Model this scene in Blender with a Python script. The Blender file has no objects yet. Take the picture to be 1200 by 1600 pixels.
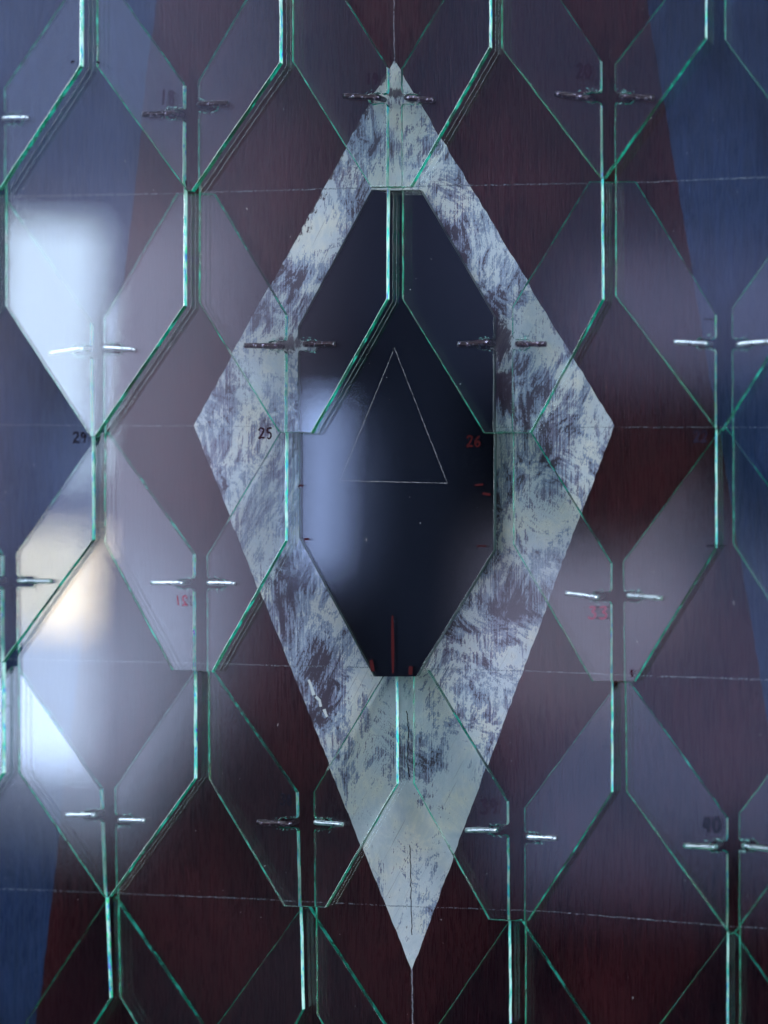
import bpy, bmesh, math, random
from mathutils import Vector

S = bpy.context.scene
C = S.collection

# ------------------------------------------------------------------ camera
YAW = math.radians(17.7)
DIST = 0.889
LENS = 100.0
FPX = LENS / 36.0 * 1600.0
PV = 667.0                                    # image row of the level line
CAM = Vector((DIST * math.sin(YAW), -DIST * math.cos(YAW), 0.0))
FWD = Vector((-math.sin(YAW), math.cos(YAW), 0.0))
RGT = Vector((math.cos(YAW), math.sin(YAW), 0.0))
UP = Vector((0, 0, 1))
cd = bpy.data.cameras.new('camera')
cam = bpy.data.objects.new('camera', cd)
C.objects.link(cam)
cam.location = CAM
cam.rotation_euler = (math.radians(90), 0, YAW)
cd.lens = LENS
cd.sensor_width = 36.0
cd.sensor_fit = 'AUTO'
cd.shift_y = -(800.0 - PV) / 1600.0
cd.clip_start = 0.01
cd.clip_end = 60.0
cd.dof.use_dof = True
cd.dof.focus_distance = DIST - 0.006
cd.dof.aperture_fstop = 4.8
S.camera = cam

# ------------------------------------------------------------------ colour management and render
S.view_settings.view_transform = 'Standard'
S.view_settings.look = 'None'
S.view_settings.exposure = 0.0
S.view_settings.gamma = 1.0
S.render.engine = 'CYCLES'
cy = S.cycles
cy.max_bounces = 28
cy.transmission_bounces = 26
cy.glossy_bounces = 10
cy.diffuse_bounces = 3
cy.transparent_max_bounces = 24
cy.caustics_refractive = True
cy.caustics_reflective = True
cy.blur_glossy = 0.3
cy.sample_clamp_indirect = 6.0
cy.use_denoising = True
cy.denoiser = 'OPENIMAGEDENOISE'


# ------------------------------------------------------------------ node helper
class NT:
    def __init__(self, tree):
        self.t = tree
        self.n = tree.nodes
        self.l = tree.links

    def node(self, typ, **kw):
        nd = self.n.new(typ)
        for k, v in kw.items():
            setattr(nd, k, v)
        return nd

    def put(self, sock, v):
        if hasattr(v, 'is_output'):
            self.l.new(v, sock)
        elif v is not None:
            if isinstance(v, (tuple, list)) and len(v) == 3 and sock.type == 'RGBA':
                v = (*v, 1.0)
            sock.default_value = v

    def math(self, op, a, b=None, c=None, clamp=False):
        nd = self.node('ShaderNodeMath', operation=op, use_clamp=clamp)
        self.put(nd.inputs[0], a)
        self.put(nd.inputs[1], b)
        self.put(nd.inputs[2], c)
        return nd.outputs[0]

    def ramp(self, x, a, b, ta=0.0, tb=1.0, smooth=True):
        nd = self.node('ShaderNodeMapRange', interpolation_type='SMOOTHSTEP' if smooth else 'LINEAR')
        self.put(nd.inputs[0], x)
        nd.inputs[1].default_value, nd.inputs[2].default_value = a, b
        nd.inputs[3].default_value, nd.inputs[4].default_value = ta, tb
        return nd.outputs[0]

    def mix(self, f, a, b, mode='MIX'):
        nd = self.node('ShaderNodeMix', data_type='RGBA', blend_type=mode)
        self.put(nd.inputs[0], f)
        self.put(nd.inputs[6], a)
        self.put(nd.inputs[7], b)
        return nd.outputs[2]

    def mapping(self, vec, rot=(0, 0, 0), scale=(1, 1, 1), loc=(0, 0, 0)):
        if any(rot):
            r = self.node('ShaderNodeMapping')
            self.put(r.inputs[0], vec)
            r.inputs[2].default_value = rot
            vec = r.outputs[0]
        nd = self.node('ShaderNodeMapping')
        self.put(nd.inputs[0], vec)
        nd.inputs[1].default_value = loc
        nd.inputs[3].default_value = scale
        return nd.outputs[0]

    def noise(self, vec, scale=1.0, detail=3.0, rough=0.55, dist=0.0, col=False):
        nd = self.node('ShaderNodeTexNoise')
        self.put(nd.inputs['Vector'], vec)
        nd.inputs['Scale'].default_value = scale
        nd.inputs['Detail'].default_value = detail
        nd.inputs['Roughness'].default_value = rough
        nd.inputs['Distortion'].default_value = dist
        return nd.outputs[1 if col else 0]

    def bump(self, h, dist, strength=1.0, normal=None):
        nd = self.node('ShaderNodeBump')
        nd.inputs['Strength'].default_value = strength
        nd.inputs['Distance'].default_value = dist
        self.put(nd.inputs['Height'], h)
        if normal is not None:
            self.put(nd.inputs['Normal'], normal)
        return nd.outputs[0]


# ------------------------------------------------------------------ world: the dim room the glass mirrors
world = bpy.data.worlds.new('World')
S.world = world
world.use_nodes = True
wt = NT(world.node_tree)
wt.n.clear()
wo = wt.node('ShaderNodeOutputWorld')
bg = wt.node('ShaderNodeBackground')
wt.l.new(bg.outputs[0], wo.inputs[0])
tc = wt.node('ShaderNodeTexCoord')
sp = wt.node('ShaderNodeSeparateXYZ')
wt.l.new(tc.outputs['Generated'], sp.inputs[0])
X, Y, Z = sp.outputs
D2R = math.pi / 180
# bearing to the left of the straight-back direction, and height, in degrees
az = wt.math('MULTIPLY', wt.math('ARCTAN2', wt.math('MULTIPLY', X, -1.0), wt.math('MULTIPLY', Y, -1.0)), 1 / D2R)
el = wt.math('MULTIPLY', wt.math('ARCSINE', Z), 1 / D2R)


def patch(a0, a1, e0, e1, sa=0.8, se=0.8):
    r = wt.math('MULTIPLY', wt.ramp(az, a0 - sa, a0 + sa), wt.ramp(az, a1 - sa, a1 + sa, 1, 0))
    q = wt.math('MULTIPLY', wt.ramp(el, e0 - se, e0 + se), wt.ramp(el, e1 - se, e1 + se, 1, 0))
    return wt.math('MULTIPLY', r, q)


BASE = (0.62, 0.72, 0.90)
acc = wt.mix(wt.ramp(el, -30, 25), (0.12, 0.11, 0.14), BASE)
# the dim room behind the camera
back = patch(-14, 40, -40, 30, 6, 6)
acc = wt.mix(back, acc, (0.008, 0.011, 0.025))
for (a0, a1, e0, e1, sa, se, col) in (
        (20.5, 34, 10.5, 30, 3.4, 2.4, (0.56, 0.66, 1.22)),     # pale upper wall
        (9.0, 18.5, 8.2, 30, 3.2, 1.3, (0.13, 0.15, 0.31)),
        (19.9, 22.5, 0.5, 12.5, 1.9, 2.2, (0.60, 0.56, 0.92)),
        (21.6, 26.2, -0.2, 11.0, 1.7, 1.4, (1.55, 1.55, 2.3)),
        (21.9, 26.0, -0.7, 3.2, 1.9, 2.1, (2.9, 3.5, 5.2)),
        (18.1, 19.6, 3.8, 7.0, 0.8, 1.0, (0.8, 1.05, 2.0)),
        (9.0, 14.2, 8.2, 10.6, 1.2, 0.8, (0.50, 0.52, 0.95)),
        (7.0, 15.2, -2.3, 3.9, 1.5, 1.1, (0.40, 0.48, 0.92)),
        (11.6, 15.8, 1.3, 4.6, 0.9, 1.0, (1.10, 1.08, 1.60)),
        (16.3, 17.9, 1.5, 9.5, 0.6, 2.0, (0.07, 0.10, 0.21)),
        (17.0, 22.0, -6.0, 1.0, 1.5, 2.0, (0.05, 0.055, 0.09)),
):
    acc = wt.mix(patch(a0, a1, e0, e1, sa, se), acc, col)
wt.put(bg.inputs[0], acc)
bg.inputs[1].default_value = 1.0
try:
    world.cycles.sampling_method = 'MANUAL'
    world.cycles.sample_map_resolution = 1024
except Exception:
    pass


SLOPE = 0.0625                                # how far the foot of each tile stands out
TILT = math.atan(SLOPE)


def window_lamp(name, u0, u1, v0, v1, R, rad, col):
    """a window of the room as an area light, where the tiles show it mirrored"""
    def mir(u, v):
        r = FWD * FPX + RGT * (u - 600.0) + UP * (PV - v)
        p = CAM + r * (-CAM.y / r.y)
        n = Vector((0, -math.cos(TILT), math.sin(TILT)))
        r = r.normalized()
        return p + (r - 2 * r.dot(n) * n) * R
    c = mir((u0 + u1) / 2, (v0 + v1) / 2)
    ld = bpy.data.lights.new(name, 'AREA')
    ld.shape = 'RECTANGLE'
    ld.size = (mir(u0, (v0 + v1) / 2) - mir(u1, (v0 + v1) / 2)).length
    ld.size_y = (mir((u0 + u1) / 2, v0) - mir((u0 + u1) / 2, v1)).length
    ld.energy = rad * math.pi * ld.size * ld.size_y
    ld.color = col
    o = bpy.data.objects.new(name, ld)
    o.location = c
    o.rotation_euler = (-c).to_track_quat('-Z', 'Y').to_euler()
    C.objects.link(o)
    return o


RW = 3.2
window_lamp('window_light', 4, 158, 350, 745, RW, 10.5, (0.62, 0.80, 1.0))
window_lamp('window_light', 4, 150, 826, 985, RW, 18.0, (1.0, 0.86, 0.64))
window_lamp('window_light', -5, 150, 988, 1195, RW, 4.6, (0.60, 0.74, 1.0))
window_lamp('window_light', 472, 540, 625, 895, RW, 4.6, (0.42, 0.56, 1.0))


def fill_lamp(loc, sx, sy, watts, col):
    kl = bpy.data.lights.new('side_fill_light', 'AREA')
    kl.shape = 'RECTANGLE'
    kl.size, kl.size_y = sx, sy
    kl.energy = watts
    kl.color = col
    ko = bpy.data.objects.new('side_fill_light', kl)
    ko.location = loc
    ko.rotation_euler = (-Vector(loc)).to_track_quat('-Z', 'Y').to_euler()
    C.objects.link(ko)


# added broad lamps, unseen, off to both sides and above, that light the panel
fill_lamp((-1.9, -1.35, 0.9), 1.4, 1.6, 42, (0.82, 0.90, 1.0))
fill_lamp((-0.8, -1.6, 1.9), 1.2, 1.0, 62, (0.84, 0.91, 1.0))
fill_lamp((1.75, -1.15, 0.7), 1.0, 1.4, 112, (0.86, 0.92, 1.0))  # added to brighten the right-facing glass edges


# ------------------------------------------------------------------ geometry helpers
def ray(u, v):
    return FWD * FPX + RGT * (u - 600.0) + UP * (PV - v)


def on_board(u, v, h=0.0):
    r = ray(u, v)
    t = (-h - CAM.y) / r.y
    return CAM + r * t


class Plane:
    """front face: y = -(a + b (z-zc) + c (x-xc))"""

    def __init__(self, a, b, c, xc, zc):
        self.a, self.b, self.c, self.xc, self.zc = a, b, c, xc, zc
        self.n = Vector((c, 1.0, b)).normalized() * -1.0     # towards the viewer

    def at(self, u, v, lift=0.0):
        r = ray(u, v)
        k = self.a + lift - self.b * self.zc - self.c * self.xc
        t = -(CAM.y + k + self.b * CAM.z + self.c * CAM.x) / (r.y + self.b * r.z + self.c * r.x)
        return CAM + r * t

    def height(self, x, z):
        return self.a + self.b * (z - self.zc) + self.c * (x - self.xc)


def link(name, bm, mats, parent=None, smooth=False):
    me = bpy.data.meshes.new(name)
    bm.normal_update()
    bm.to_mesh(me)
    bm.free()
    for m in (mats if isinstance(mats, (list, tuple)) else [mats]):
        me.materials.append(m)
    if smooth:
        for p in me.polygons:
            p.use_smooth = True
    o = bpy.data.objects.new(name, me)
    C.objects.link(o)
    if parent is not None:
        o.parent = parent
        o.matrix_parent_inverse = parent.matrix_world.inverted()
    return o


def empty(name, loc):
    o = bpy.data.objects.new(name, None)
    o.empty_display_size = 0.01
    o.location = loc
    C.objects.link(o)
    o.matrix_world.translation = loc
    return o


def tag(o, label, cat, group=None, kind=None):
    if label:
        o['label'] = label
    if cat:
        o['category'] = cat
    if group:
        o['group'] = group
    if kind:
        o['kind'] = kind


def tube(bm, pts, rads, n=10, wob=0.0, rnd=None, squash=None):
    rings = []
    up0 = None
    for i, p in enumerate(pts):
        a = pts[max(0, i - 1)]
        b = pts[min(len(pts) - 1, i + 1)]
        d = (b - a).normalized()
        if up0 is None:
            up0 = d.orthogonal().normalized()
        u = (up0 - d * up0.dot(d)).normalized()
        up0 = u
        w = d.cross(u)
        r = rads[i] if isinstance(rads, (list, tuple)) else rads
        ring = []
        for k in range(n):
            t = 2 * math.pi * k / n
            rr = r * (1 + (rnd.uniform(-wob, wob) if rnd else 0))
            ring.append(bm.verts.new(p + u * math.cos(t) * rr + w * math.sin(t) * rr))
        rings.append(ring)
    for a, b in zip(rings, rings[1:]):
        for k in range(n):
            bm.faces.new((a[k], a[(k + 1) % n], b[(k + 1) % n], b[k]))
    bm.faces.new(rings[0][::-1])
    bm.faces.new(rings[-1])


def ribbon(bm, pts, width, nrm):
    """flat stroke with a little thickness, lying on a surface of normal nrm"""
    L, R = [], []
    for i, p in enumerate(pts):
        a = pts[max(0, i - 1)]
        b = pts[min(len(pts) - 1, i + 1)]
        d = (b - a)
        if d.length < 1e-9:
            d = Vector((1, 0, 0))
        s = d.normalized().cross(nrm).normalized()
        w = (width[i] if isinstance(width, (list, tuple)) else width) / 2
        L.append((bm.verts.new(p - s * w), bm.verts.new(p - s * w + nrm * 2e-5)))
        R.append((bm.verts.new(p + s * w), bm.verts.new(p + s * w + nrm * 2e-5)))
    for i in range(len(pts) - 1):
        bm.faces.new((L[i][1], R[i][1], R[i + 1][1], L[i + 1][1]))
        bm.faces.new((L[i][0], L[i + 1][0], R[i + 1][0], R[i][0]))
        bm.faces.new((L[i][0], L[i][1], L[i + 1][1], L[i + 1][0]))
        bm.faces.new((R[i][0], R[i + 1][0], R[i + 1][1], R[i][1]))
    bm.faces.new((L[0][0], R[0][0], R[0][1], L[0][1]))
    bm.faces.new((L[-1][0], L[-1][1], R[-1][1], R[-1][0]))


def dense(pts, step):
    out = []
    for a, b in zip(pts, pts[1:]):
        n = max(1, int(math.dist(a, b) / step))
        for k in range(n):
            t = k / n
            out.append((a[0] + (b[0] - a[0]) * t, a[1] + (b[1] - a[1]) * t))
    out.append(tuple(pts[-1]))
    return out


# ------------------------------------------------------------------ materials
def new_mat(name):
    m = bpy.data.materials.new(name)
    m.use_nodes = True
    t = NT(m.node_tree)
    t.n.clear()
    out = t.node('ShaderNodeOutputMaterial')
    return m, t, out


def px_coords(t):
    """object coordinates of the panel in units of 0.2 mm, (x, z) put in the first two places"""
    g = t.node('ShaderNodeNewGeometry')
    s = t.node('ShaderNodeSeparateXYZ')
    t.l.new(g.outputs['Position'], s.inputs[0])
    c = t.node('ShaderNodeCombineXYZ')
    t.put(c.inputs[0], t.math('MULTIPLY', s.outputs[0], 5000.0))
    t.put(c.inputs[1], t.math('MULTIPLY', s.outputs[2], 5000.0))
    return c.outputs[0]


def grain(t, P):
    """brush grain running down the panel"""
    w = t.noise(t.mapping(P, scale=(0.012, 0.004, 1)), 1.0, 2.0, col=True)
    vm = t.node('ShaderNodeVectorMath', operation='SCALE')
    t.put(vm.inputs[0], w)
    vm.inputs[3].default_value = 14.0
    va = t.node('ShaderNodeVectorMath', operation='ADD')
    t.put(va.inputs[0], P)
    t.put(va.inputs[1], vm.outputs[0])
    Q = va.outputs[0]
    g1 = t.noise(t.mapping(Q, scale=(0.16, 0.006, 1)), 1.0, 3.0, 0.6)
    g2 = t.noise(t.mapping(Q, scale=(0.45, 0.022, 1)), 1.0, 2.0, 0.6)
    g3 = t.noise(t.mapping(P, rot=(0, 0, 0.25), scale=(0.10, 0.02, 1)), 1.0, 3.0, 0.6)
    h = t.math('ADD', t.math('MULTIPLY', g1, 0.6), t.math('ADD', t.math('MULTIPLY', g2, 0.35), t.math('MULTIPLY', g3, 0.35)))
    return h, g1, g2


def paint_mat(name, c_lo, c_hi, rough=0.3):
    m, t, out = new_mat(name)
    P = px_coords(t)
    h, g1, g2 = grain(t, P)
    big = t.noise(P, 0.006, 3.0)
    col = t.mix(t.ramp(g1, 0.35, 0.68), c_lo, c_hi)
    col = t.mix(t.ramp(big, 0.35, 0.7, 0, 0.45), col, tuple(x * 1.5 for x in c_hi))
    # scuffs
    sc = t.noise(t.mapping(P, rot=(0, 0, 0.12), scale=(0.30, 0.010, 1)), 1.0, 4.0, 0.7)
    sm = t.math('MULTIPLY', t.ramp(sc, 0.70, 0.76), t.ramp(t.noise(P, 0.02), 0.5, 0.62))
    col = t.mix(t.math('MULTIPLY', sm, 0.35), col, tuple(min(1, x * 2.6 + 0.03) for x in c_hi))
    b = t.node('ShaderNodeBsdfPrincipled')
    t.put(b.inputs['Base Color'], col)
    t.put(b.inputs['Roughness'], t.ramp(g2, 0.3, 0.7, rough - 0.05, rough + 0.09, False))
    b.inputs['Specular IOR Level'].default_value = 0.16
    t.put(b.inputs['Normal'], t.bump(h, 0.00026, 0.8))
    t.l.new(b.outputs[0], out.inputs[0])
    return m


M = {}
M['blue'] = paint_mat('blue_paint', (0.010, 0.018, 0.047), (0.015, 0.027, 0.070), 0.27)
M['brown'] = paint_mat('purple_brown_paint', (0.015, 0.0026, 0.0034), (0.027, 0.0048, 0.0060), 0.27)


def diamond_mat():
    m, t, out = new_mat('brushed_pale_paint')
    P = px_coords(t)
    h, g1, g2 = grain(t, P)
    wv = t.noise(P, 0.006, 1.0, col=True)
    vm = t.node('ShaderNodeVectorMath', operation='SCALE')
    t.put(vm.inputs[0], wv)
    vm.inputs[3].default_value = 22.0
    va = t.node('ShaderNodeVectorMath', operation='ADD')
    t.put(va.inputs[0], P)
    t.put(va.inputs[1], vm.outputs[0])
    Q = va.outputs[0]

    def field(rot, sx, sy, off, det=4.0, ro=0.6, base=Q):
        return t.noise(t.mapping(base, rot=(0, 0, rot), scale=(sx, sy, 1), loc=(off, off * 0.7, 0)), 1.0, det, ro)
    # the brush was dragged down, and slanting across in places
    long1 = field(0.42, 0.085, 0.0075, 3, 6.0, 0.68)
    long2 = field(-0.12, 0.10, 0.006, 17, 6.0, 0.68)
    long3 = field(-1.0, 0.08, 0.010, 29, 6.0, 0.68)
    z1 = t.noise(P, 0.0075, 1.5)
    z2 = t.noise(t.mapping(P, loc=(40, 7, 0)), 0.0085, 1.5)
    st = t.mix(t.ramp(z1, 0.46, 0.53), long1, long2)
    st = t.mix(t.ramp(z2, 0.56, 0.61), st, long3)
    lumps = t.noise(t.mapping(P, rot=(0, 0, 0.35), scale=(1.0, 0.62, 1)), 0.011, 7.0, 0.62)
    hair = field(0.40, 0.75, 0.018, 5, 3.0, 0.6)
    hair2 = field(0.0, 0.60, 0.012, 8, 3.0, 0.6, P)
    grit = t.noise(P, 0.32, 4.0, 0.75)
    pale = (0.55, 0.575, 0.62)
    warm = (0.70, 0.655, 0.57)
    slate = (0.165, 0.20, 0.285)
    mauve = (0.105, 0.080, 0.140)
    dark = (0.040, 0.026, 0.045)
    hue = t.noise(t.mapping(P, loc=(17, 3, 0)), 0.012, 5.0, 0.6)
    hue2 = t.noise(t.mapping(P, loc=(57, 83, 0)), 0.010, 4.0, 0.6)
    sy = t.node('ShaderNodeSeparateXYZ')
    t.l.new(P, sy.inputs[0])
    foot = t.ramp(sy.outputs[1], -640, -420, 0.04, -0.034)      # thicker paint towards the foot
    tex = t.math('ADD', t.math('MULTIPLY', st, 0.56), t.math('MULTIPLY', lumps, 0.54))
    tex = t.math('ADD', t.math('SUBTRACT', tex, 0.042), foot)
    # places where the pale coat was scraped thin
    for cx, cy, rx, ry, k in ((498, 1065, 50, 85, .055), (760, 930, 80, 130, .052), (830, 610, 60, 45, .06), (700, 400, 36, 60, .06),
                              (455, 900, 30, 55, .05), (480, 450, 30, 40, .05), (600, 235, 36, 26, .05), (880, 690, 34, 50, .05),
                              (350, 640, 26, 50, .04), (650, 1180, 50, 40, .04), (890, 590, 26, 24, -.05), (620, 1110, 50, 40, -.05)):
        w0 = on_board(cx, cy)
        q = t.node('ShaderNodeVectorMath', operation='SUBTRACT')
        t.put(q.inputs[0], Q)
        q.inputs[1].default_value = (w0.x * 5000 + 11, w0.z * 5000 + 11, 0)
        ln = t.node('ShaderNodeVectorMath', operation='LENGTH')
        t.put(ln.inputs[0], t.mapping(q.outputs[0], rot=(0, 0, 0.35), scale=(1 / rx, 1 / ry, 0)))
        tex = t.math('SUBTRACT', tex, t.ramp(ln.outputs['Value'], 0.35, 1.35, k * 1.15, 0.0))
    rough_ = t.math('ADD', t.math('MULTIPLY', t.math('SUBTRACT', hair, 0.5), 0.16),
                    t.math('ADD', t.math('MULTIPLY', t.math('SUBTRACT', hair2, 0.5), 0.14), t.math('MULTIPLY', t.math('SUBTRACT', grit, 0.5), 0.20)))
    tex2 = t.math('ADD', tex, rough_)
    hi = t.mix(t.ramp(hue, 0.40, 0.62), pale, warm)
    hi = t.mix(t.ramp(st, 0.35, 0.65, 0.0, 0.55), hi, (0.36, 0.42, 0.50))
    scrape = t.mix(t.ramp(hue2, 0.46, 0.56), slate, mauve)
    scrape = t.mix(t.ramp(hair2, 0.40, 0.62), scrape, tuple(1.55 * x for x in slate))
    col = t.mix(t.ramp(tex2, 0.385, 0.425), dark, scrape)
    veil = t.ramp(tex2, 0.455, 0.502)
    col = t.mix(veil, col, hi)
    # brown ground dragged over the pale paint round the hooks
    gr = None
    for cx, cy, rx, ry in ((452, 538, 36, 17), (784, 530, 26, 34), (620, 146, 20, 9), (782, 598, 22, 24)):
        w0 = on_board(cx, cy)
        q = t.node('ShaderNodeVectorMath', operation='SUBTRACT')
        t.put(q.inputs[0], P)
        q.inputs[1].default_value = (w0.x * 5000, w0.z * 5000, 0)
        ln = t.node('ShaderNodeVectorMath', operation='LENGTH')
        t.put(ln.inputs[0], t.mapping(q.outputs[0], scale=(1 / rx, 1 / ry, 1)))
        e = t.math('ADD', ln.outputs['Value'], t.math('MULTIPLY', t.math('SUBTRACT', tex2, 0.45), 5.0))
        e = t.ramp(e, 0.75, 1.15, 1, 0)
        gr = e if gr is None else t.math('MAXIMUM', gr, e)
    col = t.mix(t.math('MULTIPLY', gr, 0.9), col, (0.045, 0.022, 0.036))
    # bare specks and hairline scratches down to the dark ground
    spk = t.noise(t.mapping(Q, rot=(0, 0, 0.3), scale=(0.20, 0.07, 1)), 1.0, 5.0, 0.72)
    col = t.mix(t.math('MULTIPLY', t.ramp(spk, 0.35, 0.31), t.ramp(lumps, 0.60, 0.48)), col, dark)
    scr = t.noise(t.mapping(P, rot=(0, 0, 0.5), scale=(0.45, 0.006, 1)), 1.0, 3.0, 0.6)
    col = t.mix(t.math('MULTIPLY', t.ramp(scr, 0.65, 0.69), 0.45), col, dark)
    # ragged dry edge along the upper left side
    uv = t.node('ShaderNodeAttribute', attribute_name='edge_ul')
    e = t.math('ADD', uv.outputs['Fac'], t.math('MULTIPLY', t.math('SUBTRACT', spk, 0.5), 60.0))
    e = t.math('ADD', e, t.math('MULTIPLY', t.math('SUBTRACT', t.noise(P, 0.03, 2.0), 0.5), 50.0))
    col = t.mix(t.ramp(e, -1, 3.0, 1, 0), col, (0.030, 0.010, 0.013))
    b = t.node('ShaderNodeBsdfPrincipled')
    t.put(b.inputs['Base Color'], col)
    b.inputs['Roughness'].default_value = 0.38
    hh = t.math('ADD', t.math('MULTIPLY', h, 0.4), t.math('MULTIPLY', tex2, 1.6))
    t.put(b.inputs['Normal'], t.bump(hh, 0.0003, 0.5))
    t.l.new(b.outputs[0], out.inputs[0])
    return m


M['diamond'] = diamond_mat()


def glass_mats():
    # smooth faces
    m, t, out = new_mat('clear_glass')
    b = t.node('ShaderNodeBsdfGlass')
    b.inputs['Color'].default_value = (1, 1, 1, 1)
    b.inputs['IOR'].default_value = 1.52
    b.inputs['Roughness'].default_value = 0.0
    t.l.new(b.outputs[0], out.inputs[0])
    v = t.node('ShaderNodeVolumeAbsorption')
    v.inputs[0].default_value = (0.30, 0.975, 0.86, 1)
    v.inputs[1].default_value = 17.0
    t.l.new(v.outputs[0], out.inputs[1])
    # cut edges: ground glass, light led through the pane painted into its colour
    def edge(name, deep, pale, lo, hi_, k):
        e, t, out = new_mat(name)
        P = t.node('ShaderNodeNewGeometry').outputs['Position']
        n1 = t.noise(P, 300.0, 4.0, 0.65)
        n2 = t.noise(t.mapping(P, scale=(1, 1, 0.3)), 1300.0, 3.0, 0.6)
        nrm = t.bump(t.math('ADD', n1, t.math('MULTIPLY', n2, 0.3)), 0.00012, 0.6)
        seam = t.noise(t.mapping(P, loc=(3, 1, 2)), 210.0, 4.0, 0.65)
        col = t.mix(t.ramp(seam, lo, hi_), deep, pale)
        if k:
            # rainbow glints of the bright cuts, painted in as colour flecks
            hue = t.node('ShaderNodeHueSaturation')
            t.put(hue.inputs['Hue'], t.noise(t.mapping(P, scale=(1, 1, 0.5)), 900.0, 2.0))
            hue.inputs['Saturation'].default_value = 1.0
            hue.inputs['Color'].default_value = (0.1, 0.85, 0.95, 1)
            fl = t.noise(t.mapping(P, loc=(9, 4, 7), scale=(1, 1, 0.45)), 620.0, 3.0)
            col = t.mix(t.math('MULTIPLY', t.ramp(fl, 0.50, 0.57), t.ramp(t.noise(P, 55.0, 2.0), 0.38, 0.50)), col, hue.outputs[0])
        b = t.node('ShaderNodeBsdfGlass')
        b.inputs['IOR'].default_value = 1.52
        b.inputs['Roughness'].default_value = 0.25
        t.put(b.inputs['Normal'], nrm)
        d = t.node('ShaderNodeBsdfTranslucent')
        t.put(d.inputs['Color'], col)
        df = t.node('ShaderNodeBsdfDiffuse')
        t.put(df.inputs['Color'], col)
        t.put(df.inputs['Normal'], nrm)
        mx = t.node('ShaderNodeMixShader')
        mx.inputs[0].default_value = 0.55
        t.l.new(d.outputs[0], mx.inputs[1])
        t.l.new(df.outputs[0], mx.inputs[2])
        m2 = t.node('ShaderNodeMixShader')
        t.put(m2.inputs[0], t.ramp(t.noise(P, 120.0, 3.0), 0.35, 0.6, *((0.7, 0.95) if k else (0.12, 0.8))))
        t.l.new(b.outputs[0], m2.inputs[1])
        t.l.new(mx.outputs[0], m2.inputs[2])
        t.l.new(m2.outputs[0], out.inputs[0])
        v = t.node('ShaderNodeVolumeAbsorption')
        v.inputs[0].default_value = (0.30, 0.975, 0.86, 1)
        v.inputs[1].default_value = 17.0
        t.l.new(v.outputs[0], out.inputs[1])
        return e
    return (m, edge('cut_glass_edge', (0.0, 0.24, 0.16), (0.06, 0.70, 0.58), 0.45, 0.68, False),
            edge('lit_glass_edge', (0.10, 0.66, 0.62), (0.66, 0.96, 0.97), 0.34, 0.56, True))  # paler copy of the cut edge, its brightness painted in


M['glass'], M['edge'], M['edge_lit'] = glass_mats()


def simple(name, col, rough=0.5, metal=0.0, fn=None):
    m, t, out = new_mat(name)
    b = t.node('ShaderNodeBsdfPrincipled')
    b.inputs['Base Color'].default_value = (*col, 1)
    b.inputs['Roughness'].default_value = rough
    b.inputs['Metallic'].default_value = metal
    if fn:
        fn(t, b)
    t.l.new(b.outputs[0], out.inputs[0])
    return m


def f_coat(t, b):
    b.inputs['Specular IOR Level'].default_value = 0.0


def f_steel(t, b):
    P = t.node('ShaderNodeNewGeometry').outputs['Position']
    n = t.noise(t.mapping(P, scale=(0.3, 1, 1)), 1400.0, 3.0)
    t.put(b.inputs['Roughness'], t.ramp(n, 0.3, 0.7, 0.22, 0.45))
    t.put(b.inputs['Base Color'], t.mix(t.ramp(n, 0.35, 0.6), (0.42, 0.47, 0.55), (0.72, 0.78, 0.85)))
    t.put(b.inputs['Normal'], t.bump(n, 0.00008, 0.6))


def f_painted(t, b):
    P = t.node('ShaderNodeNewGeometry').outputs['Position']
    n = t.noise(P, 900.0, 4.0, 0.65)
    k = t.ramp(n, 0.56, 0.61)
    t.put(b.inputs['Base Color'], t.mix(k, (0.016, 0.004, 0.009), (0.42, 0.36, 0.50)))
    t.put(b.inputs['Metallic'], t.math('MULTIPLY', k, 1.0))
    t.put(b.inputs['Roughness'], t.ramp(n, 0.3, 0.7, 0.45, 0.25))
    t.put(b.inputs['Normal'], t.bump(n, 0.0003, 0.9))
    b.inputs['Specular IOR Level'].default_value = 0.3


def f_ink(t, b):
    b.inputs['Specular IOR Level'].default_value = 0.08


M['steel'] = simple('bare_steel', (0.6, 0.65, 0.7), 0.3, 1.0, f_steel)
M['painted'] = simple('paint_smeared_steel', (0.05, 0.02, 0.03), 0.3, 0.0, f_painted)
M['black'] = simple('black_coating', (0.002, 0.0022, 0.0035), 0.5, 0.0, f_coat)
M['edge_dark'] = simple('blackened_glass_edge', (0.006, 0.020, 0.020), 0.3)
M['ink_red'] = simple('red_marker_ink', (0.022, 0.002, 0.003), 0.9, 0.0, f_ink)
M['ink_pink'] = simple('faded_red_marker_ink', (0.15, 0.045, 0.075), 0.9, 0.0, f_ink)
M['ink_purple'] = simple('purple_marker_ink', (0.018, 0.003, 0.010), 0.9, 0.0, f_ink)
M['ink_dark'] = simple('dark_marker_ink', (0.008, 0.006, 0.014), 0.9, 0.0, f_ink)
M['dust'] = simple('pale_dust', (0.75, 0.78, 0.8), 0.9)
def f_flake(t, b):
    b.inputs['Transmission Weight'].default_value = 0.55


M['flake'] = simple('broken_glass', (0.35, 0.75, 0.72), 0.15, 0.0, f_flake)
M['glue'] = simple('pale_splash', (0.6, 0.62, 0.62), 0.5)


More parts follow.
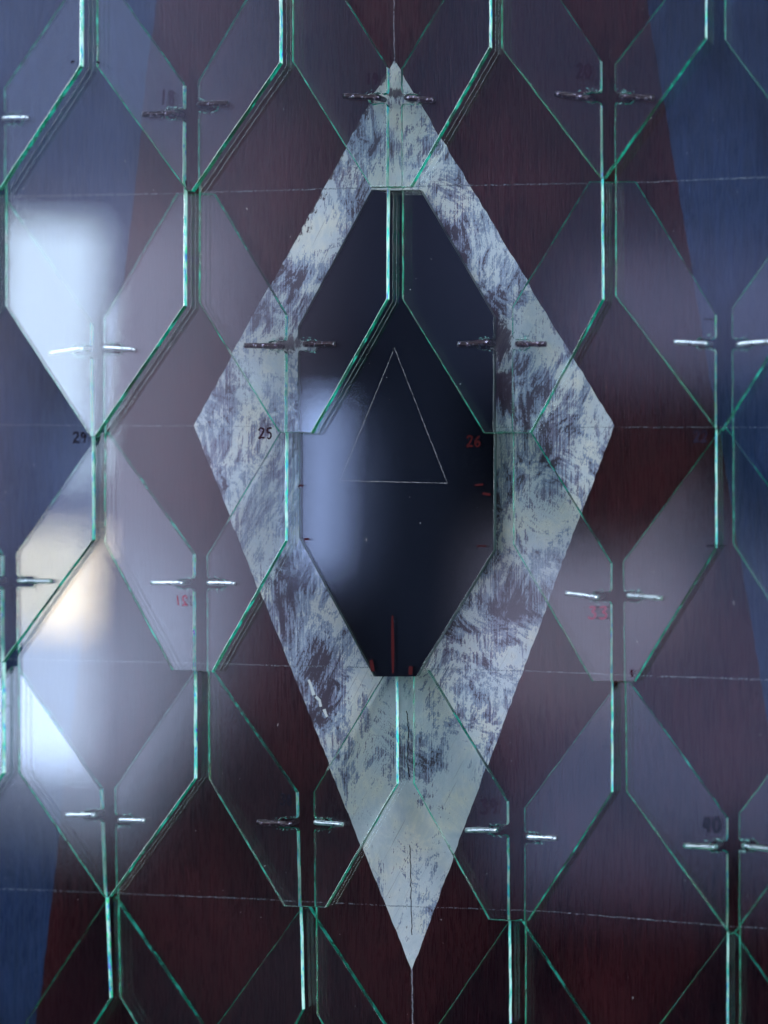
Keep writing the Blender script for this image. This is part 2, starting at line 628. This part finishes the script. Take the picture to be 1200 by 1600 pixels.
def chalk_mat(name, col, cut, sc=0.35):
    m, t, out = new_mat(name)
    P = px_coords(t)
    n = t.noise(P, sc, 4.0, 0.7)
    tr = t.node('ShaderNodeBsdfTransparent')
    d = t.node('ShaderNodeBsdfDiffuse')
    d.inputs[0].default_value = (*col, 1)
    mx = t.node('ShaderNodeMixShader')
    t.put(mx.inputs[0], t.ramp(n, cut, cut + 0.12))
    t.l.new(tr.outputs[0], mx.inputs[1])
    t.l.new(d.outputs[0], mx.inputs[2])
    t.l.new(mx.outputs[0], out.inputs[0])
    return m


M['chalk'] = chalk_mat('chalk_line', (0.19, 0.22, 0.27), 0.47)
M['pencil'] = chalk_mat('pencil_line', (0.22, 0.22, 0.26), 0.36, 0.2)
M['scratch'] = chalk_mat('scratched_line', (0.16, 0.17, 0.19), 0.44, 0.6)

# ------------------------------------------------------------------ the painted board
BW, BH, BT = 0.62, 0.78, 0.018
board = empty('painted_board', (0, 0, -0.03))
tag(board, 'blue painted wooden board with a purple brown field and pale diamond behind all the glass', 'board')
bm = bmesh.new()
bmesh.ops.create_cube(bm, size=1.0)
for v in bm.verts:
    v.co = Vector((v.co.x * BW, v.co.y * BT + BT / 2, v.co.z * BH - 0.03))
bmesh.ops.bevel(bm, geom=bm.edges[:], offset=0.002, segments=2, affect='EDGES')
link('panel', bm, M['blue'], board)


def sheet(name, pts, lift, mat, parent, holes=None):
    bm = bmesh.new()
    vs = [bm.verts.new(p) for p in pts]
    f = bm.faces.new(vs)
    bm.normal_update()
    if f.normal.y > 0:
        bmesh.ops.reverse_faces(bm, faces=[f])
    bmesh.ops.triangulate(bm, faces=bm.faces[:])
    r = bmesh.ops.extrude_face_region(bm, geom=bm.faces[:])
    for e in r['geom']:
        if isinstance(e, bmesh.types.BMVert):
            e.co.y -= lift
    bmesh.ops.recalc_face_normals(bm, faces=bm.faces[:])
    return link(name, bm, mat, parent)


rng = random.Random(4)


def wavy(a, b, amp, step=14):
    pts = dense([a, b], step)
    dx, dy = b[0] - a[0], b[1] - a[1]
    L = math.hypot(dx, dy)
    nx, ny = -dy / L, dx / L
    out = []
    for i, p in enumerate(pts[:-1]):
        k = rng.uniform(-amp, amp) if i else 0
        out.append((p[0] + nx * k, p[1] + ny * k))
    return out


tl, trr, br, bl = (262, -130), (990, -130), (1330, 1900), (26, 1900)
outl = wavy(tl, trr, 1) + wavy(trr, br, 0.9) + wavy(br, bl, 1) + wavy(bl, tl, 0.9)
sheet('purple_brown_field', [on_board(*p, 0) for p in outl], 0.00006, M['brown'], board)

# pale diamond: fine grid so that the dry edge can carry an attribute
dv = [(618, 95), (961, 665), (645, 1515), (305, 665)]
dl = (wavy(dv[0], dv[1], 1.2, 12) + wavy(dv[1], dv[2], 0.8, 9) + wavy(dv[2], dv[3], 0.7, 9) + wavy(dv[3], dv[0], 1.0, 12))
bm = bmesh.new()
f = bm.faces.new([bm.verts.new(on_board(*p, 0.00006)) for p in dl])
bm.normal_update()
if f.normal.y > 0:
    bmesh.ops.reverse_faces(bm, faces=[f])
bmesh.ops.triangulate(bm, faces=bm.faces[:])
bmesh.ops.subdivide_edges(bm, edges=[e for e in bm.edges if e.calc_length() > 0.01], cuts=4, use_grid_fill=True)
r = bmesh.ops.extrude_face_region(bm, geom=bm.faces[:])
for e in r['geom']:
    if isinstance(e, bmesh.types.BMVert):
        e.co.y -= 0.00007
bmesh.ops.recalc_face_normals(bm, faces=bm.faces[:])
dia = link('pale_diamond', bm, M['diamond'], board)
at = dia.data.attributes.new('edge_ul', 'FLOAT', 'POINT')
A, B = on_board(*dv[0]), on_board(*dv[3])
dn = Vector((-(B.z - A.z), 0, B.x - A.x)).normalized()
if (Vector((0, 0, 0)) - A).dot(dn) < 0:
    dn = -dn
for i, v in enumerate(dia.data.vertices):
    w = v.co + dia.matrix_world.translation * 0
    p = dia.matrix_parent_inverse.inverted() @ w if False else w
    dist = (p - A).dot(dn) * 5000
    # the lower third of that side is crisp
    tpos = (p - A).length / (B - A).length
    at.data[i].value = dist + (26 if tpos > 0.72 else (26 * max(0, (tpos - 0.55) / 0.17)))


def mark(name, pts, width, mat, parent, plane=None, lift=0.0001, jit=0.0, label=None, seed=1):
    rn = random.Random(seed)
    bm = bmesh.new()
    pp = dense(pts, 6 if jit else 10)
    pp = [(a + rn.uniform(-jit, jit), b + rn.uniform(-jit, jit)) for a, b in pp]
    if plane is None:
        w = [on_board(a, b, lift) for a, b in pp]
        n = Vector((0, -1, 0))
    else:
        w = [plane.at(a, b, lift) for a, b in pp]
        n = plane.n
    ribbon(bm, w, width, n)
    return link(name, bm, mat, parent)


mark('chalk_line', [(-40, 309), (280, 303), (470, 297), (700, 291), (1000, 286), (1240, 276)], 0.0004, M['chalk'], board, jit=0.5, lift=0.00016)
mark('chalk_line', [(-40, 664), (600, 668), (1240, 668)], 0.00028, M['chalk'], board, jit=0.3, lift=0.00016)
mark('chalk_line', [(-40, 1029), (270, 1035), (440, 1040), (820, 1048), (1010, 1056), (1240, 1063)], 0.0004, M['chalk'], board, jit=0.5, lift=0.00016)
mark('chalk_line', [(-40, 1387), (80, 1391), (400, 1404), (620, 1415), (850, 1423), (1130, 1446), (1240, 1452)], 0.00034, M['chalk'], board, jit=0.4, lift=0.00016)
mark('pencil_line', [(618, -60), (617, 50), (618, 96)], 0.0003, M['pencil'], board, jit=0.5)
mark('pencil_line', [(645, 1512), (646, 1560), (648, 1680)], 0.0004, M['pencil'], board, jit=0.6)
for p in ([(484, 1062), (488, 1072), (492, 1086)], [(495, 1088), (501, 1094), (503, 1104)], [(508, 1108), (511, 1116), (513, 1120)]):
    mark('paint_splash', p, [0.0007 + 0.0005 * rng.random() for _ in dense(p, 10)], M['glue'], board, lift=0.00015)
mark('paint_crack', [(642, 1320), (643, 1350), (644, 1395), (645, 1460)], 0.0003, M['ink_dark'], board, lift=0.00014, jit=0.7)
mark('paint_crack', [(637, 1110), (640, 1140), (638, 1190), (642, 1215)], 0.00035, M['ink_purple'], board, lift=0.00014, jit=0.8)

# ------------------------------------------------------------------ glass tiles
T = 0.0030
# name of a tile -> px outline: topL topR shR lowR botR botL lowL shL ; notch rows right / left ; (pitch, yaw) extra ; push
TL = {
    'A0': ([(-20, -430), (-12, -430), (125, -240), (125, 102), (-2, 296), (-10, 296), (-165, 105), (-165, -240)], None, None),
    'A1': ([(285, -430), (295, -430), (437, -245), (437, 97), (299, 298), (291, 298), (150, 103), (150, -240)], None, None),
    'A2': ([(590, -450), (640, -450), (765, -260), (765, 73), (641, 291), (578, 291), (456, 95), (456, -250)], None, None),
    'A3': ([(938, -460), (948, -460), (1102, -270), (1102, 58), (944, 277), (937, 277), (783, 75), (783, -260)], None, None),
    'A4': ([(1280, -480), (1290, -480), (1450, -280), (1450, 50), (1290, 265), (1283, 265), (1132, 62), (1132, -270)], None, None),
    'B0': ([(143, -60), (150, -60), (288, 133), (287, 477), (147, 682), (140, 682), (8, 478), (8, 138)], 178, 186),
    'B1': ([(425, -68), (498, -68), (606, 106), (604, 467), (486, 676), (435, 675), (310, 473), (311, 127)], 154, 167),
    'B2': ([(741, -80), (822, -80), (939, 95), (941, 467), (828, 676), (755, 676), (628, 467), (628, 108)], 152, 155),
    'B3': ([(1108, -90), (1116, -90), (1265, 85), (1267, 450), (1128, 672), (1119, 672), (961, 462), (961, 101)], 150, 153),
    'Bm': ([(-160, -60), (-152, -60), (-12, 130), (-12, 480), (-148, 690), (-156, 690), (-290, 480), (-290, 138)], 186, None),
    'C0': ([(-8, 304), (4, 304), (143, 505), (144, 843), (3, 1035), (-5, 1035), (-150, 845), (-150, 505)], 548, None),
    'C1': ([(277, 303), (335, 303), (447, 492), (445, 845), (330, 1050), (268, 1047), (162, 848), (163, 497)], 540, 545),
    'C2': ([(582, 297), (658, 297), (773, 495), (771, 860), (650, 1057), (584, 1057), (467, 840), (467, 511)], 538, 540),
    'C3': ([(922, 284), (993, 284), (1118, 492), (1118, 855), (990, 1065), (925, 1065), (801, 850), (801, 480)], 537, 538),
    'C4': ([(1278, 290), (1288, 290), (1440, 480), (1440, 850), (1295, 1070), (1285, 1070), (1145, 850), (1144, 482)], None, 538),
    'Dm': ([(-130, 680), (-124, 680), (3, 868), (3, 1208), (-130, 1400), (-138, 1400), (-270, 1205), (-270, 865)], 909, None),
    'D0': ([(157, 676), (168, 675), (303, 866), (303, 1217), (170, 1402), (162, 1402), (28, 1207), (27, 864)], 912, 909),
    'D1': ([(440, 673), (497, 673), (617, 868), (619, 1225), (508, 1418), (443, 1416), (325, 1217), (324, 868)], None, 912),
    'D2': ([(767, 674), (828, 673), (955, 880), (955, 1238), (823, 1440), (763, 1437), (645, 1224), (645, 868)], 932, None),
    'D3': ([(1127, 670), (1133, 668), (1290, 880), (1303, 1240), (1147, 1458), (1138, 1458), (978, 1237), (974, 877)], None, 932),
    'E0': ([(18, 1041), (26, 1041), (158, 1233), (171, 1560), (40, 1765), (30, 1765), (-130, 1560), (-140, 1235)], 1273, None),
    'E1': ([(304, 1049), (332, 1048), (464, 1238), (472, 1578), (360, 1780), (320, 1780), (186, 1558), (180, 1232)], 1286, 1281),
    'E2': ([(604, 1048), (669, 1047), (793, 1252), (796, 1600), (680, 1800), (620, 1800), (494, 1585), (491, 1237)], 1297, 1287),
    'E3': ([(966, 1066), (984, 1066), (1136, 1278), (1136, 1625), (985, 1830), (972, 1830), (820, 1610), (820, 1262)], 1322, 1309),
    'E4': ([(1305, 1075), (1315, 1075), (1460, 1290), (1460, 1640), (1310, 1850), (1300, 1850), (1155, 1620), (1155, 1270)], None, 1321),
    'F0': ([(168, 1404), (180, 1401), (318, 1602), (325, 1950), (190, 2140), (180, 2140), (45, 1940), (42, 1595)], None, None),
    'F1': ([(470, 1421), (482, 1418), (610, 1613), (618, 1960), (490, 2160), (480, 2160), (345, 1950), (338, 1603)], None, None),
    'F2': ([(796, 1439), (813, 1437), (948, 1641), (952, 1990), (820, 2190), (800, 2190), (662, 1980), (658, 1640)], None, None),
    'F3': ([(1135, 1461), (1148, 1459), (1290, 1662), (1292, 2010), (1150, 2220), (1140, 2220), (992, 2000), (990, 1655)], None, None),
}
TWIST = {  # small differences in how each tile sits: extra slope up-down, extra slope left-right
    'C0': (0.000, -0.042), 'Bm': (0.0, -0.03), 'D3': (-0.012, 0.0), 'E1': (0.004, -0.004), 'B0': (0.0, 0.0),
    'C1': (0.0, 0.002), 'C3': (0.003, 0.0), 'A3': (0.004, -0.004), 'E2': (-0.004, 0.0), 'B2': (0.004, 0.003),
}
LABEL = {
    'A0': 'clear glass tile cut by the top left corner of the picture',
    'A1': 'clear glass tile at the top edge whose point ends below number 18',
    'A2': 'clear glass tile at the top edge with blunt end just above the black glass tile',
    'A3': 'clear glass tile at the top edge whose point touches the line below number 20',
    'A4': 'clear glass tile cut by the top right corner of the picture',
    'B0': 'clear glass tile at upper left filled by the bright white window reflection',
    'B1': 'clear glass tile with number 19, covering the upper left of the black tile',
    'B2': 'clear glass tile with number 20, covering the upper right of the black tile',
    'B3': 'clear glass tile at upper right over blue paint, right of number 20',
    'Bm': 'sliver of clear glass tile at the left edge beside the bright window reflection',
    'C0': 'clear glass tile at the left edge over dark blue paint by number 29',
    'C1': 'clear glass tile with faint mirrored red number, left of the pale diamond',
    'C2': 'black mirror glass tile with scratched triangle in the middle of the pale diamond',
    'C3': 'clear glass tile with faded red number 33, right of the pale diamond',
    'C4': 'clear glass tile over blue paint at the right edge, beside number 22',
    'Dm': 'thin sliver of clear glass tile at the left edge below the dark blue diamond',
    'D0': 'clear glass tile at lower left with cream and white window reflections',
    'D1': 'clear glass tile tucked behind the black tile at its lower left',
    'D2': 'clear glass tile tucked behind the black tile at its lower right',
    'D3': 'clear glass tile at the lower right edge with bluish reflection above number 40',
    'E0': 'clear glass tile at the bottom left corner of the picture over blue and brown paint',
    'E1': 'clear glass tile at the bottom with a paint smeared hook at its right notch',
    'E2': 'clear glass tile at the bottom with number 39, crossed by the lower pale diamond',
    'E3': 'clear glass tile at the bottom right with dark number 40 by its right notch',
    'E4': 'clear glass tile cut by the bottom right corner of the picture',
    'F0': 'clear glass tile tip, leftmost of the four along the bottom edge',
    'F1': 'clear glass tile tip at the bottom edge below the paint smeared hook',
    'F2': 'clear glass tile tip at the bottom edge just right of the diamond point',
    'F3': 'clear glass tile tip, rightmost of the four along the bottom edge',
}


def tile_plane(key):
    pts = TL[key][0]
    us = [p[0] for p in pts]
    vs = [p[1] for p in pts]
    c = on_board((min(us) + max(us)) / 2, (min(vs) + max(vs)) / 2, 0.007)
    db, dc = TWIST.get(key, (0, 0))
    return Plane(0.0004 + T + SLOPE * 0.5 * 0.150, -(SLOPE + db), dc, c.x, c.z)


def build_tile(key):
    pts, nr, nl = TL[key]
    pl = tile_plane(key)
    rn = random.Random(hash(key) % 1000 if False else sum(map(ord, key)) * 7)
    topL, topR, shR, lowR, botR, botL, lowL, shL = pts
    out = [topL, topR]

    def side(a, b, row, sgn):
        """straight side from a down (or up) to b with an open notch at a row; sgn = inward direction"""
        res = [a]
        if row is not None:
            def x_at(y):
                return a[0] + (b[0] - a[0]) * (y - a[1]) / (b[1] - a[1])
            hh, dep = 7.5, 25 + rn.uniform(0, 6)
            seq = [(row - hh - 5, 0), (row - hh - 1, 1.5), (row - hh, 4)]
            for k in range(1, 6):
                seq.append((row - hh + rn.uniform(-1.6, 1.2), 4 + (dep - 4) * k / 6))
            seq += [(row - hh + 2, dep), (row - 2 + rn.uniform(-2, 2), dep + 2.5), (row + hh - 2, dep + 0.5)]
            for k in range(5, 0, -1):
                seq.append((row + hh + rn.uniform(-1.0, 2.6), 4 + (dep - 4) * k / 6))
            seq += [(row + hh, 4), (row + hh + 1, 1.5), (row + hh + 5, 0)]
            if b[1] < a[1]:
                seq = seq[::-1]
            res += [(x_at(y) + sgn * d, y) for y, d in seq]
        res.append(b)
        return res
    out += side(shR, lowR, nr, -1)
    out += [botR, botL]
    out += side(lowL, shL, nl, 1)
    # tiny irregularity along long cuts
    fin = []
    for i, p in enumerate(out):
        q = out[(i + 1) % len(out)]
        fin.append(p)
        L = math.dist(p, q)
        if L > 60:
            n = int(L / 22)
            dx, dy = (q[0] - p[0]) / L, (q[1] - p[1]) / L
            for k in range(1, n):
                j = rn.uniform(-0.35, 0.35)
                fin.append((p[0] + dx * L * k / n - dy * j, p[1] + dy * L * k / n + dx * j))
    bm = bmesh.new()
    fr = [bm.verts.new(pl.at(*p)) for p in fin]
    bk = [bm.verts.new(v.co - pl.n * T) for v in fr]
    n = len(fr)
    F = bm.faces.new(fr)
    Bk = bm.faces.new(bk[::-1])
    for i in range(n):
        f = bm.faces.new((fr[i], bk[i], bk[(i + 1) % n], fr[(i + 1) % n]))
        f.material_index = 1
    bmesh.ops.recalc_face_normals(bm, faces=bm.faces[:])
    rim = [e for e in bm.edges if (F in e.link_faces or Bk in e.link_faces)]
    bmesh.ops.bevel(bm, geom=rim, offset=0.00009, segments=1, affect='EDGES', material=0, clamp_overlap=True)
    bm.normal_update()
    for f in bm.faces:
        if len(f.verts) > 30:
            f.material_index = 0
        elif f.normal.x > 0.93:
            f.material_index = 2  # right-facing cuts take the copy with light painted into its colour
    bot = pl.at((botL[0] + botR[0]) / 2, botR[1])
    t = empty('glass_tile', bot)
    tag(t, LABEL[key], 'glass tile', 'overlapping glass tiles hooked to the board')
    link('pane', bm, [M['glass'], M['edge_dark'], M['edge_dark']] if key == 'C2' else [M['glass'], M['edge'], M['edge_lit']], t)
    return t, pl, fin


TILES = {}
for key in TL:
    TILES[key] = build_tile(key)
TILES['C2'][0]['group'] = 'overlapping glass tiles hooked to the board'

# flakes of glass broken out round each notch
rc = random.Random(77)
for key, (t, pl, outl_) in TILES.items():
    pts, nr, nl = TL[key]
    for row, a, b, sg in ((nr, pts[2], pts[3], -1), (nl, pts[7], pts[6], 1)):
        if row is None:
            continue
        bm = bmesh.new()
        x0 = a[0] + (b[0] - a[0]) * (row - a[1]) / (b[1] - a[1])
        for k in range(16):
            d = rc.uniform(3, 32)
            up = rc.choice((-1, 1))
            yy = row + up * (8.5 + abs(rc.gauss(0, 1.8)))
            if d > 26:
                yy = row + rc.uniform(-9, 9)
            c = pl.at(x0 + sg * d, yy, rc.uniform(-0.0001, 0.00012))
            s_ = rc.uniform(0.00018, 0.00062)
            vs = [bm.verts.new(c + Vector((rc.uniform(-1, 1) * 1.3, rc.uniform(-1, 1) * .4, rc.uniform(-1, 1) * .8)) * s_) for _ in range(4)]
            for q in ((0, 1, 2), (0, 2, 3), (0, 3, 1), (1, 3, 2)):
                bm.faces.new([vs[i] for i in q])
        bmesh.ops.recalc_face_normals(bm, faces=bm.faces[:])
        link('chipped_notch', bm, M['flake'], t)

# black coating on the back of the middle tile
t2, p2, out2 = TILES['C2']
bm = bmesh.new()
cx = sum(p[0] for p in out2) / len(out2)
bp = [p2.at(*p) - p2.n * (T + 0.00004) for p in out2]
f = bm.faces.new([bm.verts.new(p) for p in bp])
r = bmesh.ops.extrude_face_region(bm, geom=[f])
for e in r['geom']:
    if isinstance(e, bmesh.types.BMVert):
        e.co -= p2.n * 0.0001
bmesh.ops.recalc_face_normals(bm, faces=bm.faces[:])
link('black_coating', bm, M['black'], t2)

# ------------------------------------------------------------------ writing
GL = {
    '0': [[(.5, 0), (.1, .3), (.1, .7), (.45, 1), (.85, .7), (.85, .25), (.5, 0)]],
    '1': [[(.55, 0), (.5, .5), (.4, 1)]],
    '2': [[(.05, .25), (.35, 0), (.75, .1), (.75, .35), (.4, .7), (.05, 1), (.45, .92), (.95, .95)]],
    '3': [[(.1, .1), (.5, 0), (.8, .15), (.4, .42), (.8, .6), (.7, .9), (.3, 1), (0, .85)]],
    '5': [[(.9, 0), (.3, .05), (.2, .4), (.6, .4), (.8, .7), (.5, 1), (.1, .9)]],
    '6': [[(.8, 0), (.3, .3), (.1, .7), (.4, 1), (.8, .8), (.6, .5), (.15, .65)]],
    '4': [[(.3, 0), (.1, .6), (.8, .55)], [(.75, .1), (.6, 1)]],
    '8': [[(.6, .1), (.2, .15), (.3, .45), (.75, .65), (.6, 1), (.2, .9), (.3, .6), (.75, .3), (.6, .08)]],
    '9': [[(.75, .25), (.4, 0), (.15, .3), (.4, .5), (.75, .2), (.72, .6), (.55, 1)]],
}


def number(text, x, y, w, h, key, mat, width=0.00042, slant=0.0, mirror=False, label=None):
    tile, pl, _ = TILES[key]
    bm = bmesh.new()
    rn = random.Random(int(x))
    cw = w / len(text)
    for i, ch in enumerate(text):
        for st in GL[ch]:
            pp = []
            for (a, b) in st:
                if mirror:
                    a = 1 - a
                px = x + i * cw + a * cw * 0.82 + slant * (1 - b) * h
                pp.append((px + rn.uniform(-.4, .4), y + b * h + rn.uniform(-.4, .4)))
            # smooth
            q = []
            for k in range(len(pp) - 1):
                p0, p1, p2_, p3 = pp[max(0, k - 1)], pp[k], pp[k + 1], pp[min(len(pp) - 1, k + 2)]
                for s in range(4):
                    u = s / 4
                    q.append(tuple(0.5 * ((2 * p1[j]) + (-p0[j] + p2_[j]) * u + (2 * p0[j] - 5 * p1[j] + 4 * p2_[j] - p3[j]) * u * u + (-p0[j] + 3 * p1[j] - 3 * p2_[j] + p3[j]) * u ** 3) for j in (0, 1)))
            q.append(pp[-1])
            ribbon(bm, [pl.at(a, b, 0.00003) for a, b in q], [width * rn.uniform(.7, 1.25) for _ in q], pl.n)
    return link('written_number', bm, mat, tile)


number('18', 252, 141, 26, 24, 'B0', M['ink_purple'], 0.0008)
number('19', 574, 115, 20, 18, 'B1', M['ink_purple'], 0.0007)
number('20', 902, 101, 26, 22, 'B2', M['ink_purple'], 0.0008)
number('25', 404, 669, 24, 16, 'C1', M['ink_purple'], 0.0006)
number('26', 729, 681, 25, 17, 'C2', M['ink_red'], 0.0006)
number('29', 114, 676, 24, 16, 'C0', M['ink_dark'], 0.0006)
number('22', 1084, 673, 24, 18, 'C3', M['ink_dark'], 0.0007)
number('12', 274, 931, 20, 15, 'C1', M['ink_pink'], 0.0005, mirror=True)
number('33', 919, 948, 34, 19, 'C3', M['ink_pink'], 0.0005)
number('39', 752, 1249, 30, 22, 'E2', M['ink_purple'], 0.0009)
number('40', 1100, 1276, 30, 24, 'E3', M['ink_dark'], 0.0011)
number('38', 440, 1241, 20, 16, 'E1', M['ink_dark'], 0.0007)


def dab(key, pts, w, mat, name='ink_mark'):
    tile, pl, _ = TILES[key]
    n = len(dense(pts, 10))
    return mark(name, pts, [w * (0.6 + 0.5 * math.sin(math.pi * (i + .5) / n)) for i in range(n)], mat, tile, pl, 0.00004)


dab('C2', [(613, 962), (613.5, 1000), (614, 1040), (614, 1052)], 0.0009, M['ink_red'])
dab('C2', [(580, 1031), (581, 1040), (583, 1049)], 0.0012, M['ink_red'])
dab('C2', [(642, 1041), (641, 1054)], 0.0013, M['ink_red'])
dab('C2', [(742, 758), (755, 757)], 0.0006, M['ink_red'])
dab('C2', [(754, 771), (766, 773)], 0.0008, M['ink_red'])
dab('C2', [(466, 761), (469, 758), (474, 759)], 0.0006, M['ink_red'])
dab('C2', [(475, 843), (483, 842)], 0.0007, M['ink_red'])
dab('C2', [(745, 853), (760, 853)], 0.0005, M['ink_red'])
dab('C3', [(986, 1046), (988, 1058)], 0.0008, M['ink_purple'])
dab('A0', [(111, 97), (116, 96)], 0.0008, M['ink_dark'])
dab('A1', [(151, 97), (156, 98)], 0.0008, M['ink_dark'])
dab('A1', [(290, 282), (292, 292)], 0.0005, M['ink_dark'])
dab('C3', [(1101, 499), (1118, 499)], 0.0004, M['ink_dark'])
dab('C3', [(1104, 853), (1124, 852)], 0.0004, M['ink_dark'])
dab('D0', [(160, 681), (168, 680)], 0.0004, M['ink_dark'])
dab('D0', [(155, 686), (155, 691)], 0.0005, M['ink_dark'])

tri = [(616, 545), (531, 751), (699, 755), (616, 543)]
tt = TILES['C2']
bm = bmesh.new()
rn = random.Random(9)
for a, b in zip(tri, tri[1:]):
    q = [(x + rn.uniform(-.35, .35), y + rn.uniform(-.35, .35)) for x, y in dense([a, b], 3)]
    ribbon(bm, [tt[1].at(x, y, 0.00003) for x, y in q], [0.00017 * rn.uniform(.4, 1.4) for _ in q], tt[1].n)
link('scratched_triangle', bm, M['scratch'], tt[0])

# ------------------------------------------------------------------ hooks
HOOKS = [  # tile, outer end, bend, painted?, label
    ('B0', (225, 180), (268, 178), 1, 'purple paint smeared hook touching number 18, left of its gap'),
    ('B1', (358, 162), (317, 164), 1, 'purple paint smeared hook right of the gap beside number 18'),
    ('B0', (46, 185), (12, 185), 0, 'bare steel hook at the top left edge over blue paint'),
    ('B1', (538, 151), (585, 153), 1, 'purple paint smeared hook below number 19 at the diamond tip'),
    ('B2', (680, 158), (641, 154), 1, 'paint smeared hook on the right side of the diamond tip'),
    ('B2', (868, 147), (912, 153), 1, 'purple paint smeared hook below number 20'),
    ('B3', (1023, 154), (978, 152), 1, 'purple paint smeared hook facing the one below number 20'),
    ('C0', (80, 553), (125, 546), 0, 'steel hook veiled by the bright window reflection'),
    ('C1', (213, 547), (170, 544), 0, 'bare steel hook just right of the bright window reflection'),
    ('C1', (384, 540), (425, 541), 1, 'dark painted hook on the upper left side of the pale diamond'),
    ('C2', (525, 538), (483, 538), 1, 'dark painted hook on the left shoulder of the black tile'),
    ('C2', (716, 539), (757, 536), 1, 'dark painted hook on the right shoulder of the black tile'),
    ('C3', (855, 538), (815, 538), 1, 'dark painted hook on the right side of the pale diamond'),
    ('C3', (1054, 535), (1098, 537), 0, 'bare steel hook at right over the edge between brown and blue'),
    ('C4', (1203, 534), (1160, 538), 0, 'bare steel hook at the right edge over blue paint'),
    ('Dm', (-40, 905), (-12, 908), 0, 'hook tip at the left edge beside the cream reflection'),
    ('D0', (83, 908), (35, 908), 0, 'steel hook over the cream coloured reflection at left'),
    ('D0', (238, 911), (280, 911), 0, 'steel hook just above the faint mirrored red number'),
    ('D1', (369, 912), (332, 911), 0, 'steel hook left of the pale diamond, facing the one over the red number'),
    ('D2', (885, 927), (928, 933), 0, 'steel hook just above the red number 33'),
    ('D3', (1036, 935), (988, 931), 0, 'steel hook right of the red number 33'),
    ('E0', (105, 1273), (143, 1273), 0, 'steel hook at lower left on the left of the bright tile point'),
    ('E1', (228, 1282), (193, 1281), 0, 'steel hook at lower left on the right of the bright tile point'),
    ('E1', (404, 1285), (448, 1287), 1, 'purple paint smeared hook near the bottom, left of the diamond'),
    ('E2', (538, 1288), (499, 1285), 0, 'steel hook touching the lower left side of the diamond'),
    ('E2', (729, 1297), (770, 1297), 0, 'steel hook just below number 39'),
    ('E3', (870, 1310), (831, 1308), 0, 'steel hook just right of the gap beside number 39'),
    ('E3', (1069, 1321), (1113, 1323), 0, 'steel hook under the dark smudged number 40 at lower right'),
    ('E4', (1215, 1328), (1168, 1322), 0, 'steel hook cut by the right edge beside number 40'),
]
for i, (key, oute, bend, painted, lab) in enumerate(HOOKS):
    pl = TILES[key][1]
    r0 = 0.00078 if not painted else 0.00092
    a = pl.at(*oute, r0 + 0.00012)
    b = pl.at(*bend, r0 + 0.00012)
    d = (b - a).normalized()
    wall = Vector((b.x + d.x * 0.0012, 0.004, b.z))
    pts = [a, a.lerp(b, .15)]
    for k in range(2, 7):
        pts.append(a.lerp(b, k / 7))
    # rounded bend then the shank into the board
    for k in range(0, 6):
        t_ = k / 5 * math.pi / 2
        pts.append(b + d * (0.0012 * math.sin(t_)) + Vector((0, 0.0012 * (1 - math.cos(t_)), 0)))
    pts.append(Vector((wall.x, b.y + 0.003, wall.z)))
    pts.append(wall)
    rn = random.Random(i)
    rads = [r0 * (rn.uniform(.9, 1.1) if painted else 1.0) for _ in pts]
    rads[0] *= 0.93
    bm = bmesh.new()
    tube(bm, pts, rads, 12, 0.06 if painted else 0.0, rn)
    o = link('hook', bm, M['painted'] if painted else M['steel'], None, smooth=True)
    tag(o, lab, 'hook', 'metal hooks holding the glass tiles')

# ------------------------------------------------------------------ dust
bm = bmesh.new()
rn = random.Random(12)
for i in range(260):
    key = rn.choice(list(TL))
    _, pl, _ = TILES[key]
    pts = TL[key][0]
    k = rn.random()
    u = (pts[7][0] + 10) + (pts[2][0] - pts[7][0] - 20) * rn.random()
    v = pts[2][1] + (pts[3][1] - pts[2][1]) * rn.random()
    c = pl.at(u, v, 0.00004)
    s = rn.uniform(0.00008, 0.00022)
    if rn.random() < 0.15:
        an = rn.uniform(0, 6.28)
        e = Vector((math.cos(an), 0, math.sin(an))) * rn.uniform(0.0004, 0.0009)
        ribbon(bm, [c, c + e * 0.5 + Vector((0, 0, 0.0001)), c + e], 0.00008, pl.n)
    else:
        mtx = __import__('mathutils').Matrix.Translation(c)
        bmesh.ops.create_icosphere(bm, subdivisions=1, radius=s / 2, matrix=mtx)
o = link('dust', bm, M['dust'])
tag(o, 'tiny pale dust specks lying on the glass tiles', 'dust', kind='stuff')
